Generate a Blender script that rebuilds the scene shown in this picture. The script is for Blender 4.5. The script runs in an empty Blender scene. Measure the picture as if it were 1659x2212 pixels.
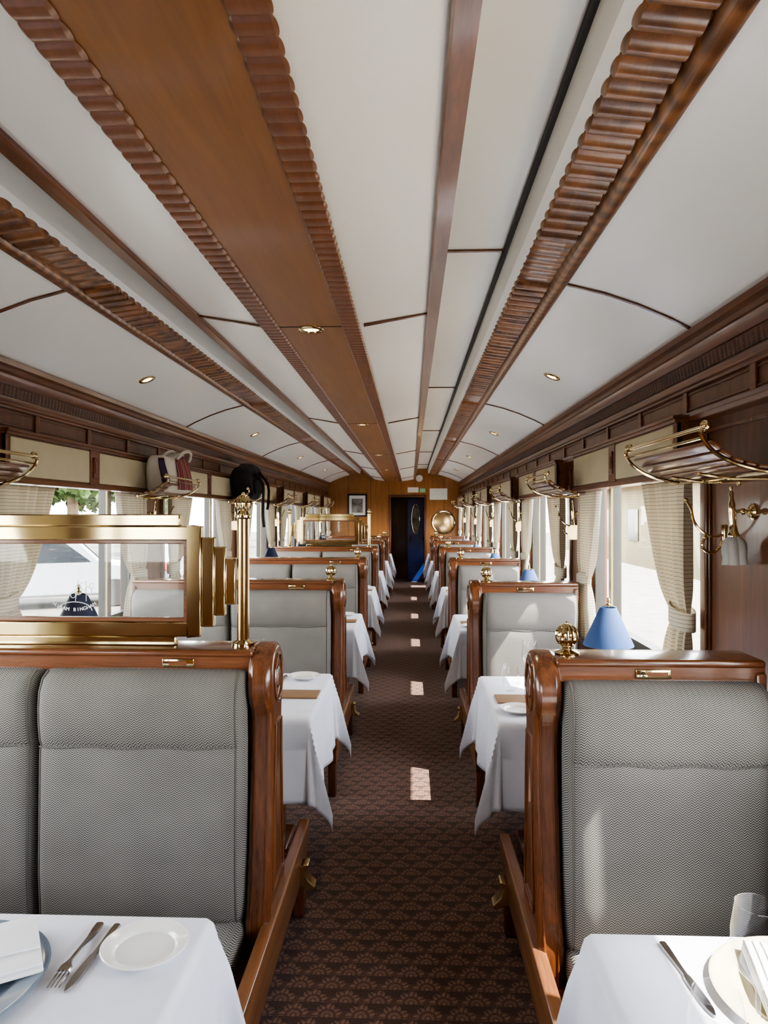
import bpy, math, random
from mathutils import Vector, Matrix
import bmesh
random.seed(4)
sc=bpy.context.scene
pi=math.pi
# Built in working units (floor at Z0), converted to metres at the end: world = (p-(0,0,Z0))*SC
SC=1.2; Z0=.20
H0=1.45           # camera height
C=-0.30; HW=1.18  # coach centre and half width
WL=C-HW; WR=C+HW
YE=12.6; YB=-1.6
COL=sc.collection

# ---------------------------------------------------------------- materials
def new_mat(name):
    m=bpy.data.materials.new(name); m.use_nodes=True
    nt=m.node_tree; b=nt.nodes['Principled BSDF']
    return m,nt,b
def N(nt,t,**k):
    n=nt.nodes.new(t)
    for a,v in k.items(): setattr(n,a,v)
    return n
def L(nt,a,b): nt.links.new(a,b)
def M(nt,op,a,b=None,c=None):
    n=nt.nodes.new('ShaderNodeMath'); n.operation=op
    for i,v in enumerate((a,b,c)):
        if v is None: continue
        if isinstance(v,(int,float)): n.inputs[i].default_value=v
        else: nt.links.new(v,n.inputs[i])
    return n.outputs[0]
def ramp(nt,fac,stops):
    r=N(nt,'ShaderNodeValToRGB'); L(nt,fac,r.inputs[0])
    e=r.color_ramp.elements
    e[0].position=stops[0][0]; e[0].color=(*stops[0][1],1)
    e[1].position=stops[-1][0]; e[1].color=(*stops[-1][1],1)
    for p,c in stops[1:-1]:
        x=e.new(p); x.color=(*c,1)
    return r.outputs[0]
def bump(nt,b,h,s=0.3,d=0.002):
    n=N(nt,'ShaderNodeBump'); n.inputs['Strength'].default_value=s; n.inputs['Distance'].default_value=d
    L(nt,h,n.inputs['Height']); L(nt,n.outputs[0],b.inputs['Normal'])
def plain(name,col,rough=0.5,metal=0.0,coat=0.0,noise=0.0,emit=None,es=1.0):
    m,nt,b=new_mat(name)
    b.inputs['Base Color'].default_value=(*col,1); b.inputs['Roughness'].default_value=rough
    b.inputs['Metallic'].default_value=metal; b.inputs['Coat Weight'].default_value=coat
    tc=N(nt,'ShaderNodeTexCoord'); n=N(nt,'ShaderNodeTexNoise'); n.inputs['Scale'].default_value=9
    L(nt,tc.outputs['Object'],n.inputs['Vector'])
    k=noise if noise else 0.06
    L(nt,ramp(nt,n.outputs['Fac'],[(0.3,tuple(c*(1-k) for c in col)),(0.7,tuple(min(1,c*(1+k)) for c in col))]),b.inputs['Base Color'])
    if emit:
        b.inputs['Emission Color'].default_value=(*emit,1); b.inputs['Emission Strength'].default_value=es
    return m
def wood(name,dark,light,axis='y',rough=0.3,coat=0.35,sc_=1.0,figure=0):
    m,nt,b=new_mat(name)
    tc=N(nt,'ShaderNodeTexCoord'); mp=N(nt,'ShaderNodeMapping')
    s={'x':(1.2,16,16),'y':(16,1.2,16),'z':(16,16,1.2)}[axis]
    mp.inputs['Scale'].default_value=tuple(v*sc_ for v in s)
    L(nt,tc.outputs['Object'],mp.inputs[0])
    n1=N(nt,'ShaderNodeTexNoise'); n1.inputs['Scale'].default_value=2.2; n1.inputs['Detail'].default_value=7; n1.inputs['Roughness'].default_value=.65; n1.inputs['Distortion'].default_value=.7
    L(nt,mp.outputs[0],n1.inputs['Vector'])
    n2=N(nt,'ShaderNodeTexNoise'); n2.inputs['Scale'].default_value=14; n2.inputs['Detail'].default_value=3
    L(nt,mp.outputs[0],n2.inputs['Vector'])
    f=M(nt,'ADD',M(nt,'MULTIPLY',n1.outputs['Fac'],.75),M(nt,'MULTIPLY',n2.outputs['Fac'],.25))
    if figure:
        wv=N(nt,'ShaderNodeTexWave'); wv.wave_type='RINGS'; wv.inputs['Scale'].default_value=9; wv.inputs['Distortion'].default_value=5; wv.inputs['Detail'].default_value=3; wv.inputs['Detail Scale'].default_value=1.2
        L(nt,tc.outputs['Object'],wv.inputs['Vector'])
        f=M(nt,'ADD',M(nt,'MULTIPLY',f,1-figure*.5),M(nt,'MULTIPLY',wv.outputs['Fac'],figure*.5))
    mid=tuple((a+c)/2 for a,c in zip(dark,light))
    L(nt,ramp(nt,f,[(0.32,dark),(0.5,mid),(0.68,light)]),b.inputs['Base Color'])
    b.inputs['Roughness'].default_value=rough; b.inputs['Coat Weight'].default_value=coat; b.inputs['Coat Roughness'].default_value=.10
    bump(nt,b,f,.08,.001)
    return m
WOOD_Y=wood('mahogany_y',(.062,.020,.007),(.205,.074,.025),'y',.3,.3)
WOOD_Z=wood('mahogany_z',(.045,.014,.005),(.165,.056,.019),'z',.25,.5)
WOOD_X=wood('mahogany_x',(.060,.019,.007),(.185,.064,.022),'x',.25,.5)
WOOD_WALL=wood('wall_panel_wood',(.055,.018,.006),(.165,.058,.020),'z',.35,.25,.7)
WOOD_FRIEZE=wood('frieze_wood',(.035,.012,.005),(.12,.042,.015),'y',.5,0)
WOOD_PANEL=wood('ceiling_panel_wood',(.165,.066,.015),(.24,.102,.026),'y',.45,.15,.5)
WOOD_CARVE=wood('carved_wood',(.11,.040,.015),(.20,.078,.031),'y',.4,.25)
WOOD_BEAM=wood('beam_wood',(.085,.032,.011),(.29,.125,.045),'y',.32,.3,1,.5)
WOOD_END=wood('end_wall_wood',(.20,.075,.015),(.34,.140,.035),'z',.35,.3,.6)
WOOD_SEAT=wood('seat_board_wood',(.080,.030,.011),(.20,.085,.034),'y',.3,.4)
DARK=plain('dark_gap',(.012,.009,.008),.6)
BRASS=plain('polished_brass',(.64,.52,.29),.09,1.0,0,.04)
BRASS_D=plain('aged_brass',(.62,.47,.24),.25,1.0)
STEEL=plain('cutlery_steel',(.42,.40,.38),.15,1.0)
WHITE_CH=plain('porcelain',(.72,.71,.68),.15,0,.4,.01)
NAPKIN=plain('linen_napkin',(.72,.73,.75),.8)
MENU=plain('menu_card',(.22,.13,.07),.6)
BLUE=plain('shade_blue',(.020,.054,.155),.8)
NAVY=plain('shade_navy',(.010,.020,.06),.7)
DOORBLUE=plain('door_blue',(.006,.022,.11),.25,0,.4)
CREAMW=plain('cream_blind',(.48,.42,.28),.8)
GREYCH=plain('charger_glass',(.12,.155,.20),.12,0,.5,.45)
CREAMPL=plain('cream_charger',(.60,.54,.37),.2,0,.4)
BLACKF=plain('black_fabric',(.010,.010,.011),.95,0,0,.3)
PAPER=plain('paper_white',(.70,.70,.67),.7)
WINFR=plain('window_frame_dark',(.03,.028,.025),.4)
WINGOLD=plain('window_frame_gold',(.30,.23,.10),.45,.3)

def thin_glass(name,tint=(1,1,1),refl=.9,mn=.04):
    m=bpy.data.materials.new(name); m.use_nodes=True; nt=m.node_tree; nt.nodes.clear()
    o=N(nt,'ShaderNodeOutputMaterial'); mx=N(nt,'ShaderNodeMixShader'); t=N(nt,'ShaderNodeBsdfTransparent'); g=N(nt,'ShaderNodeBsdfGlossy')
    t.inputs[0].default_value=(*tint,1); g.inputs['Roughness'].default_value=.02
    lw=N(nt,'ShaderNodeLayerWeight'); lw.inputs[0].default_value=.35
    f=M(nt,'ADD',M(nt,'MULTIPLY',M(nt,'POWER',lw.outputs['Facing'],2.5),refl*.6),mn)
    L(nt,f,mx.inputs[0]); L(nt,t.outputs[0],mx.inputs[1]); L(nt,g.outputs[0],mx.inputs[2]); L(nt,mx.outputs[0],o.inputs[0])
    return m
GLASS=thin_glass('window_glass',(.97,.98,.98),.5,.03)
WGLASS=thin_glass('drinking_glass',(.99,.99,.995),1.2,.03)
def mk_frost(name,emit):
    m,nt,b=new_mat(name)
    tc=N(nt,'ShaderNodeTexCoord'); n=N(nt,'ShaderNodeTexNoise'); n.inputs['Scale'].default_value=30; L(nt,tc.outputs['Object'],n.inputs['Vector'])
    L(nt,ramp(nt,n.outputs['Fac'],[(.3,(.46,.46,.45)),(.7,(.58,.58,.56))]),b.inputs['Base Color']); b.inputs['Roughness'].default_value=.3
    tr=N(nt,'ShaderNodeBsdfTranslucent'); tr.inputs[0].default_value=(.7,.7,.68,1)
    mx=N(nt,'ShaderNodeMixShader'); mx.inputs[0].default_value=.5
    o=nt.nodes['Material Output']; L(nt,b.outputs[0],mx.inputs[1]); L(nt,tr.outputs[0],mx.inputs[2]); L(nt,mx.outputs[0],o.inputs[0])
    if emit: b.inputs['Emission Color'].default_value=(1,.66,.28,1); b.inputs['Emission Strength'].default_value=emit
    return m
FROST=mk_frost('frosted_glass',0); LIT=mk_frost('frosted_glass_lit',2.0)
LED=plain('downlight_lens',(1,.9,.7),.4,0,0,.01,(1,.66,.26),4.0)
MIRROR=plain('mirror_glass',(.60,.42,.22),.30,1.0,0,.01)
ETCH=plain('etched_white',(.8,.82,.83),.6)

def mk_ceiling():
    m,nt,b=new_mat('ceiling_fabric')
    tc=N(nt,'ShaderNodeTexCoord')
    n=N(nt,'ShaderNodeTexNoise'); n.inputs['Scale'].default_value=420; n.inputs['Detail'].default_value=2
    L(nt,tc.outputs['Object'],n.inputs['Vector'])
    n2=N(nt,'ShaderNodeTexNoise'); n2.inputs['Scale'].default_value=1.3
    L(nt,tc.outputs['Object'],n2.inputs['Vector'])
    f=M(nt,'ADD',M(nt,'MULTIPLY',n.outputs['Fac'],.5),M(nt,'MULTIPLY',n2.outputs['Fac'],.5))
    L(nt,ramp(nt,f,[(.3,(.79,.80,.765)),(.7,(.85,.86,.825))]),b.inputs['Base Color'])
    b.inputs['Roughness'].default_value=.28
    bump(nt,b,n.outputs['Fac'],.15,.0006)
    return m
CEIL=mk_ceiling()
def mk_cloth():
    m,nt,b=new_mat('tablecloth_linen')
    tc=N(nt,'ShaderNodeTexCoord')
    n=N(nt,'ShaderNodeTexNoise'); n.inputs['Scale'].default_value=11; n.inputs['Detail'].default_value=3
    L(nt,tc.outputs['Object'],n.inputs['Vector'])
    L(nt,ramp(nt,n.outputs['Fac'],[(.3,(.58,.595,.67)),(.7,(.64,.655,.73))]),b.inputs['Base Color'])
    b.inputs['Roughness'].default_value=.85; b.inputs['Sheen Weight'].default_value=.1
    bump(nt,b,n.outputs['Fac'],.35,.006)
    return m
CLOTH=mk_cloth()
def mk_herring():
    m,nt,b=new_mat('herringbone_fabric')
    tc=N(nt,'ShaderNodeTexCoord'); sp=N(nt,'ShaderNodeSeparateXYZ'); L(nt,tc.outputs['Object'],sp.inputs[0])
    u=sp.outputs[0]
    ay=M(nt,'ABSOLUTE',sp.outputs[1])
    v=M(nt,'SUBTRACT',sp.outputs[2],M(nt,'MULTIPLY',ay,.6))
    w=.0066; p=.0054
    tri=M(nt,'PINGPONG',u,w)
    s=M(nt,'FRACT',M(nt,'DIVIDE',M(nt,'ADD',v,M(nt,'MULTIPLY',tri,.9)),p))
    st=M(nt,'ABSOLUTE',M(nt,'SUBTRACT',s,.5))
    n=N(nt,'ShaderNodeTexNoise'); n.inputs['Scale'].default_value=6; L(nt,tc.outputs['Object'],n.inputs['Vector'])
    f=M(nt,'ADD',M(nt,'MULTIPLY',st,1.6),M(nt,'MULTIPLY',M(nt,'SUBTRACT',n.outputs['Fac'],.5),.25))
    L(nt,ramp(nt,f,[(.15,(.028,.026,.024)),(.60,(.265,.250,.226))]),b.inputs['Base Color'])
    b.inputs['Roughness'].default_value=.95
    return m
HERR=mk_herring()
PIPE=plain('piping_fabric',(.095,.090,.081),.9)
def mk_curtain():
    m,nt,b=new_mat('striped_curtain')
    tc=N(nt,'ShaderNodeTexCoord'); sp=N(nt,'ShaderNodeSeparateXYZ'); L(nt,tc.outputs['Object'],sp.inputs[0])
    s=M(nt,'FRACT',M(nt,'DIVIDE',sp.outputs[2],.0125))
    L(nt,ramp(nt,s,[(.0,(.26,.22,.15)),(.14,(.28,.24,.16)),(.22,(.70,.65,.54)),(1.0,(.70,.65,.54))]),b.inputs['Base Color'])
    b.inputs['Roughness'].default_value=.85
    tr=N(nt,'ShaderNodeBsdfTranslucent'); tr.inputs[0].default_value=(.70,.64,.52,1)
    mx=N(nt,'ShaderNodeMixShader'); mx.inputs[0].default_value=.24
    o=nt.nodes['Material Output']; L(nt,b.outputs[0],mx.inputs[1]); L(nt,tr.outputs[0],mx.inputs[2]); L(nt,mx.outputs[0],o.inputs[0])
    return m
CURT=mk_curtain()
def mk_carpet():
    m,nt,b=new_mat('fan_motif_carpet')
    tc=N(nt,'ShaderNodeTexCoord'); sp=N(nt,'ShaderNodeSeparateXYZ'); L(nt,tc.outputs['Object'],sp.inputs[0])
    W=.084; Hh=.108; q=.84
    def fan(ox,oy):
        x=M(nt,'MULTIPLY',M(nt,'SUBTRACT',M(nt,'FRACT',M(nt,'ADD',M(nt,'DIVIDE',sp.outputs[0],W),ox)),.5),W)
        y=M(nt,'MULTIPLY',M(nt,'SUBTRACT',M(nt,'FRACT',M(nt,'ADD',M(nt,'DIVIDE',sp.outputs[1],Hh),oy)),.34),Hh*.86)
        r=M(nt,'SQRT',M(nt,'ADD',M(nt,'MULTIPLY',x,x),M(nt,'MULTIPLY',y,y)))
        th=M(nt,'ARCTAN2',y,x)
        lobes=M(nt,'ABSOLUTE',M(nt,'SINE',M(nt,'MULTIPLY',th,3.5)))
        edge=M(nt,'ADD',.032*q,M(nt,'MULTIPLY',lobes,.014*q))
        inside=M(nt,'LESS_THAN',r,edge)
        up=M(nt,'GREATER_THAN',y,-.004)
        rays=M(nt,'GREATER_THAN',M(nt,'ABSOLUTE',M(nt,'SINE',M(nt,'MULTIPLY',th,7))),.45)
        ring=M(nt,'GREATER_THAN',M(nt,'ABSOLUTE',M(nt,'SUBTRACT',r,.023*q)),.0035)
        mid=M(nt,'GREATER_THAN',r,.010*q)
        dot=M(nt,'LESS_THAN',r,.005)
        a=M(nt,'MULTIPLY',M(nt,'MULTIPLY',inside,up),M(nt,'MULTIPLY',M(nt,'MULTIPLY',rays,ring),mid))
        low=M(nt,'MULTIPLY',M(nt,'LESS_THAN',r,.036),M(nt,'LESS_THAN',y,-.004))
        return M(nt,'MAXIMUM',a,dot),low
    a1,l1=fan(0,0); a2,l2=fan(.5,.5)
    f=M(nt,'MAXIMUM',a1,a2); low=M(nt,'MAXIMUM',l1,l2)
    n=N(nt,'ShaderNodeTexNoise'); n.inputs['Scale'].default_value=240; n.inputs['Detail'].default_value=2
    L(nt,tc.outputs['Object'],n.inputs['Vector'])
    f2=M(nt,'SUBTRACT',M(nt,'ADD',M(nt,'ADD',.20,M(nt,'MULTIPLY',f,.40)),M(nt,'MULTIPLY',M(nt,'SUBTRACT',n.outputs['Fac'],.5),.5)),M(nt,'MULTIPLY',low,.12))
    L(nt,ramp(nt,f2,[(.0,(.022,.0085,.006)),(.17,(.060,.024,.016)),(.30,(.080,.034,.023)),(.80,(.200,.120,.080))]),b.inputs['Base Color'])
    b.inputs['Roughness'].default_value=.95; b.inputs['Sheen Weight'].default_value=.1
    bump(nt,b,n.outputs['Fac'],.5,.003)
    return m
CARPET=mk_carpet()
def mk_stripe_bag():
    m,nt,b=new_mat('woven_stripes')
    tc=N(nt,'ShaderNodeTexCoord'); sp=N(nt,'ShaderNodeSeparateXYZ'); L(nt,tc.outputs['Object'],sp.inputs[0])
    s=M(nt,'FRACT',M(nt,'DIVIDE',M(nt,'ADD',sp.outputs[1],M(nt,'MULTIPLY',sp.outputs[2],.3)),.085))
    r=ramp(nt,s,[(0,(.22,.03,.03)),(.15,(.05,.03,.06)),(.26,(.45,.26,.06)),(.34,(.20,.03,.04)),(.55,(.42,.36,.30)),(.60,(.15,.02,.04)),(.82,(.06,.07,.08)),(.9,(.26,.04,.04))])
    r.node.color_ramp.interpolation='CONSTANT'
    L(nt,r,b.inputs['Base Color']); b.inputs['Roughness'].default_value=.9
    return m
STRIPE=mk_stripe_bag()
def mk_napkin2():
    m,nt,b=new_mat('linen_napkin_lined')
    tc=N(nt,'ShaderNodeTexCoord'); sp=N(nt,'ShaderNodeSeparateXYZ'); L(nt,tc.outputs['Object'],sp.inputs[0])
    s=M(nt,'FRACT',M(nt,'DIVIDE',sp.outputs[1],.016)); inb=M(nt,'MULTIPLY',M(nt,'LESS_THAN',s,.22),M(nt,'GREATER_THAN',sp.outputs[1],.012))
    L(nt,ramp(nt,inb,[(.4,(.70,.70,.70)),(.6,(.10,.10,.11))]),b.inputs['Base Color']); b.inputs['Roughness'].default_value=.8
    return m
NAPKIN2=mk_napkin2()
TOTE=plain('tote_canvas',(.56,.52,.45),.9)

# ---------------------------------------------------------------- mesh builder
class MB:
    def __init__(s): s.v=[]; s.f=[]; s.m=[]
    def add(s,vs,fs,mat=0,X=None):
        o=len(s.v)
        for p in vs:
            p=Vector(p)
            s.v.append(X@p if X is not None else p)
        for f in fs: s.f.append([i+o for i in f]); s.m.append(mat)
        return s
    def box(s,x0,x1,y0,y1,z0,z1,mat=0,X=None):
        vs=[(x,y,z) for x in(x0,x1) for y in(y0,y1) for z in(z0,z1)]
        return s.add(vs,[(0,1,3,2),(4,6,7,5),(0,4,5,1),(2,3,7,6),(0,2,6,4),(1,5,7,3)],mat,X)
    def rbox(s,x0,x1,y0,y1,z0,z1,r,n=2,mid=1,mat=0,X=None,fn=None):
        c=((x0+x1)/2,(y0+y1)/2,(z0+z1)/2); h=(abs(x1-x0)/2,abs(y1-y0)/2,abs(z1-z0)/2)
        r=min(r,min(h)*.999)
        def co(a):
            l=[-a+r*k/n for k in range(n+1)]
            l+=[(-a+r)+(2*a-2*r)*k/mid for k in range(1,mid)]
            l+=[a-r+r*k/n for k in range(n+1)]
            return l
        cs=[co(a) for a in h]; vs=[]; key={}; fs=[]
        def vid(p):
            k=tuple(round(q,6) for q in p)
            if k in key: return key[k]
            q=[max(-(h[i]-r),min(h[i]-r,p[i])) for i in range(3)]
            d=Vector([p[i]-q[i] for i in range(3)])
            if d.length>1e-9: d=d.normalized()*r
            P=Vector([q[i]+d[i]+c[i] for i in range(3)])
            if fn: P=Vector(fn(P))
            key[k]=len(vs); vs.append(P); return key[k]
        for ax in range(3):
            a,b=[i for i in range(3) if i!=ax]
            for sg in(-1,1):
                for i in range(len(cs[a])-1):
                    for j in range(len(cs[b])-1):
                        q=[]
                        for (ii,jj) in((i,j),(i+1,j),(i+1,j+1),(i,j+1)):
                            p=[0,0,0]; p[ax]=sg*h[ax]; p[a]=cs[a][ii]; p[b]=cs[b][jj]; q.append(vid(p))
                        if len(set(q))>2: fs.append(q)
        return s.add(vs,fs,mat,X)
    def prism(s,poly,axis,a0,a1,mat=0,X=None):
        def mk(p,a):
            return {'x':(a,p[0],p[1]),'y':(p[0],a,p[1]),'z':(p[0],p[1],a)}[axis]
        n=len(poly); vs=[mk(p,a0) for p in poly]+[mk(p,a1) for p in poly]
        fs=[tuple(range(n)),tuple(range(n,2*n))]+[(i,(i+1)%n,n+(i+1)%n,n+i) for i in range(n)]
        return s.add(vs,fs,mat,X)
    def lathe(s,prof,seg=24,mat=0,X=None,rf=None,cap=True):
        vs=[];fs=[]
        for (r,z) in prof:
            for k in range(seg):
                a=2*pi*k/seg; rr=r*(rf(a,z) if rf else 1)
                vs.append((rr*math.cos(a),rr*math.sin(a),z))
        for i in range(len(prof)-1):
            for k in range(seg):
                k2=(k+1)%seg; fs.append((i*seg+k,i*seg+k2,(i+1)*seg+k2,(i+1)*seg+k))
        if cap:
            if prof[0][0]>1e-5: fs.append(tuple(range(seg)))
            if prof[-1][0]>1e-5: fs.append(tuple((len(prof)-1)*seg+k for k in range(seg)))
        return s.add(vs,fs,mat,X)
    def tube(s,pts,r,seg=8,mat=0,X=None,closed=False):
        pts=[Vector(p) for p in pts]; n=len(pts); vs=[];fs=[]
        rs=r if isinstance(r,(list,tuple)) else [r]*n
        def tan(i):
            if closed: return (pts[(i+1)%n]-pts[i-1]).normalized()
            return (pts[min(i+1,n-1)]-pts[max(i-1,0)]).normalized()
        t=tan(0); u=t.orthogonal().normalized()
        for i in range(n):
            t=tan(i); u=(u-t*u.dot(t)).normalized(); w=t.cross(u)
            for k in range(seg):
                a=2*pi*k/seg; vs.append(pts[i]+(u*math.cos(a)+w*math.sin(a))*rs[i])
        for i in range(n if closed else n-1):
            j=(i+1)%n
            for k in range(seg):
                k2=(k+1)%seg; fs.append((i*seg+k,i*seg+k2,j*seg+k2,j*seg+k))
        if not closed: fs+= [tuple(range(seg)),tuple((n-1)*seg+k for k in range(seg))]
        return s.add(vs,fs,mat,X)
    def grid(s,fn,nu,nv,mat=0,X=None,wrapu=False):
        vs=[fn(i/nu,j/nv) for i in range(nu+(0 if wrapu else 1)) for j in range(nv+1)]
        fs=[]; R=nu if wrapu else nu+1
        for i in range(nu):
            for j in range(nv):
                i2=(i+1)%R
                fs.append((i*(nv+1)+j,i2*(nv+1)+j,i2*(nv+1)+j+1,i*(nv+1)+j+1))
        return s.add(vs,fs,mat,X)
    def sphere(s,c,r,mat=0,seg=16,rf=None,sz=1):
        prof=[(max(1e-4,r*math.sin(pi*k/12)),-r*math.cos(pi*k/12)*sz) for k in range(13)]
        return s.lathe(prof,seg,mat,Matrix.Translation(c),rf)
    def mesh(s,name,mats,ang=38,recalc=True):
        me=bpy.data.meshes.new(name); me.from_pydata([tuple(v) for v in s.v],[],s.f)
        for m in mats: me.materials.append(m)
        for p,mi in zip(me.polygons,s.m): p.material_index=mi
        if recalc:
            bm=bmesh.new(); bm.from_mesh(me); bmesh.ops.remove_doubles(bm,verts=bm.verts,dist=1e-5)
            bmesh.ops.recalc_face_normals(bm,faces=bm.faces); bm.to_mesh(me); bm.free()
        me.shade_smooth(); me.set_sharp_from_angle(angle=math.radians(ang))
        return me
def smooth_pts(pts,n=4):
    P=[Vector(p) for p in pts]; out=[]
    for i in range(len(P)-1):
        a=P[max(i-1,0)];b=P[i];c=P[i+1];d=P[min(i+2,len(P)-1)]
        for k in range(n):
            t=k/n; out.append(.5*((2*b)+(c-a)*t+(2*a-5*b+4*c-d)*t*t+(-a+3*b-3*c+d)*t*t*t))
    out.append(P[-1]); return out
def obj(name,mb,mats,parent=None,loc=(0,0,0),label=None,cat=None,kind=None,group=None,bevel=0,solid=0,ang=38,rot=None,recalc=True):
    if not isinstance(mats,(list,tuple)): mats=[mats]
    me=mb.mesh(name,mats,ang,recalc) if isinstance(mb,MB) else mb
    o=bpy.data.objects.new(name,me); COL.objects.link(o)
    o.location=loc
    if rot: o.rotation_euler=rot
    if parent: o.parent=parent
    if label: o['label']=label
    if cat: o['category']=cat
    if kind: o['kind']=kind
    if group: o['group']=group
    if bevel:
        b=o.modifiers.new('b','BEVEL'); b.width=bevel; b.segments=2; b.limit_method='ANGLE'; b.angle_limit=math.radians(40)
    if solid:
        b=o.modifiers.new('s','SOLIDIFY'); b.thickness=solid; b.offset=0
    return o
def empty(name,loc,label,cat,group=None,rot=None):
    o=bpy.data.objects.new(name,None); COL.objects.link(o); o.location=loc; o.empty_display_size=.1
    o['label']=label; o['category']=cat
    if group: o['group']=group
    if rot: o.rotation_euler=rot
    return o
def clone(root,loc,label=None,rot=None,skip=()):
    def cp(o,par):
        c=o.copy(); COL.objects.link(c); c.parent=par
        for ch in o.children:
            if ch.name.split('.')[0] in skip: continue
            cp(ch,c)
        return c
    r=cp(root,None); r.location=loc
    if rot: r.rotation_euler=rot
    if label: r['label']=label
    return r
def text_mesh(txt,size,mat,ext=.0006):
    cu=bpy.data.curves.new('t','FONT'); cu.body=txt; cu.size=size; cu.extrude=ext; cu.align_x='CENTER'; cu.align_y='CENTER'
    o=bpy.data.objects.new('t',cu); COL.objects.link(o); bpy.context.view_layer.update()
    me=bpy.data.meshes.new_from_object(o.evaluated_get(bpy.context.evaluated_depsgraph_get()))
    bpy.data.objects.remove(o); me.materials.clear(); me.materials.append(mat); return me
TX=Matrix.Rotation(pi/2,4,'X')

# ---------------------------------------------------------------- shell
S='structure'
obj('floor',MB().box(WL-.1,WR+.1,YB,YE+1.2,Z0-.08,Z0),CARPET,kind=S)
ZW0,ZW1=.90,1.66
WIN={1:[(2.20+1.8*k,3.56+1.8*k) for k in range(0,5)]+[(11.2,12.4)],
     -1:[(2.42+1.8*k,3.78+1.8*k) for k in range(-2,5)]+[(11.42,12.45)]}
WIN[1]=[(-1.2,-.10),(.25,1.40)]+WIN[1]
def wall(name,xa,xb,wins):
    mb=MB(); wins=sorted(wins)
    mb.box(xa,xb,YB,YE,Z0,ZW0); mb.box(xa,xb,YB,YE,ZW1,2.02)
    prev=YB
    for a,b in wins:
        if a>prev: mb.box(xa,xb,prev,a,ZW0,ZW1)
        prev=b
    mb.box(xa,xb,prev,YE,ZW0,ZW1)
    obj(name,mb,WOOD_WALL,kind=S)
wall('wall_left',WL-.09,WL,WIN[-1]); wall('wall_right',WR,WR+.09,WIN[1])
mb=MB(); mb.box(WL-.09,WR+.09,YB-.1,YB,Z0,2.3); obj('wall_back',mb,WOOD_END,kind=S)
DX0,DX1,DZ=-.355,.235,1.745
mb=MB(); mb.box(WL-.09,DX0,YE,YE+.08,Z0,2.4); mb.box(DX1,WR+.09,YE,YE+.08,Z0,2.4); mb.box(DX0,DX1,YE,YE+.08,DZ,2.4)
obj('wall_front',mb,WOOD_END,kind=S)
mb=MB()
for x in (WL+.36,WL+.76,WL+1.08,WR-.30):
    z=DZ+.05 if DX0-.05<x<DX1+.05 else Z0
    mb.box(x,x+.005,YE-.004,YE,z,2.1)
obj('trim_1',mb,WOOD_Z,kind=S)
mb=MB(); mb.box(DX0-.04,DX0,YE-.02,YE+.09,Z0,DZ+.04); mb.box(DX1,DX1+.04,YE-.02,YE+.09,Z0,DZ+.04); mb.box(DX0,DX1,YE-.02,YE+.09,DZ,DZ+.04)
obj('trim_2',mb,WOOD_Z,kind=S,bevel=.005)
vx=DX1+.2
mb=MB(); mb.box(DX0-.25,DX0-.2,YE+.08,YE+1.2,Z0,2.1); mb.box(DX0-.25,DX1+.25,YE+1.15,YE+1.2,Z0,2.1); mb.box(DX0-.25,DX1+.25,YE+.08,YE+1.2,2.05,2.1)
mb.box(vx,vx+.05,YE+.08,YE+.26,Z0,2.1); mb.box(vx,vx+.05,YE+.46,YE+1.2,Z0,2.1); mb.box(vx,vx+.05,YE+.26,YE+.46,Z0,.70); mb.box(vx,vx+.05,YE+.26,YE+.46,.92,2.1)  # side wall with an unseen opening, added to let sun onto the door's lower part
obj('wall_vestibule',mb,WOOD_Z,kind=S)
door=bpy.data.objects.new('door_1',None); COL.objects.link(door); door.location=(.085,YE+.5,0); door['kind']=S
ow,oh,ocz=.075,.27,1.36
nseg=32; w2=.15
mbx=MB()
def rect_pt(a):
    c,s_=math.cos(a),math.sin(a); k=min(w2/max(abs(c),1e-6),.38/max(abs(s_),1e-6)); return (c*k,ocz+s_*k)
for yy in(0,.04):
    inner=[(ow*math.cos(2*pi*k/nseg+.01),yy,ocz+oh*math.sin(2*pi*k/nseg+.01)) for k in range(nseg)]
    outer=[(rect_pt(2*pi*k/nseg+.01)[0],yy,rect_pt(2*pi*k/nseg+.01)[1]) for k in range(nseg)]
    mbx.add(inner+outer,[(k,(k+1)%nseg,nseg+(k+1)%nseg,nseg+k) for k in range(nseg)])
mbx.box(-w2,w2,0,.04,Z0+.01,ocz-.38)
obj('door_panel',mbx,DOORBLUE,door)
mb=MB(); mb.tube([(ow*math.cos(2*pi*k/32),-.004,ocz+oh*math.sin(2*pi*k/32)) for k in range(32)],.008,8,closed=True); obj('window_rim',mb,STEEL,door)
mb=MB(); mb.tube([(-.10,-.03,.93),(-.10,-.03,1.07)],.008); mb.box(-.115,-.085,-.03,0,.93,.95); mb.box(-.115,-.085,-.03,0,1.05,1.07); obj('handle',mb,BRASS,door)
mb=MB(); mb.prism([(ow*math.cos(2*pi*k/32),ocz+oh*math.sin(2*pi*k/32)) for k in range(32)],'y',.018,.022); obj('window_pane',mb,plain('door_window',(.16,.17,.13),.1,noise=.6),door)

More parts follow.
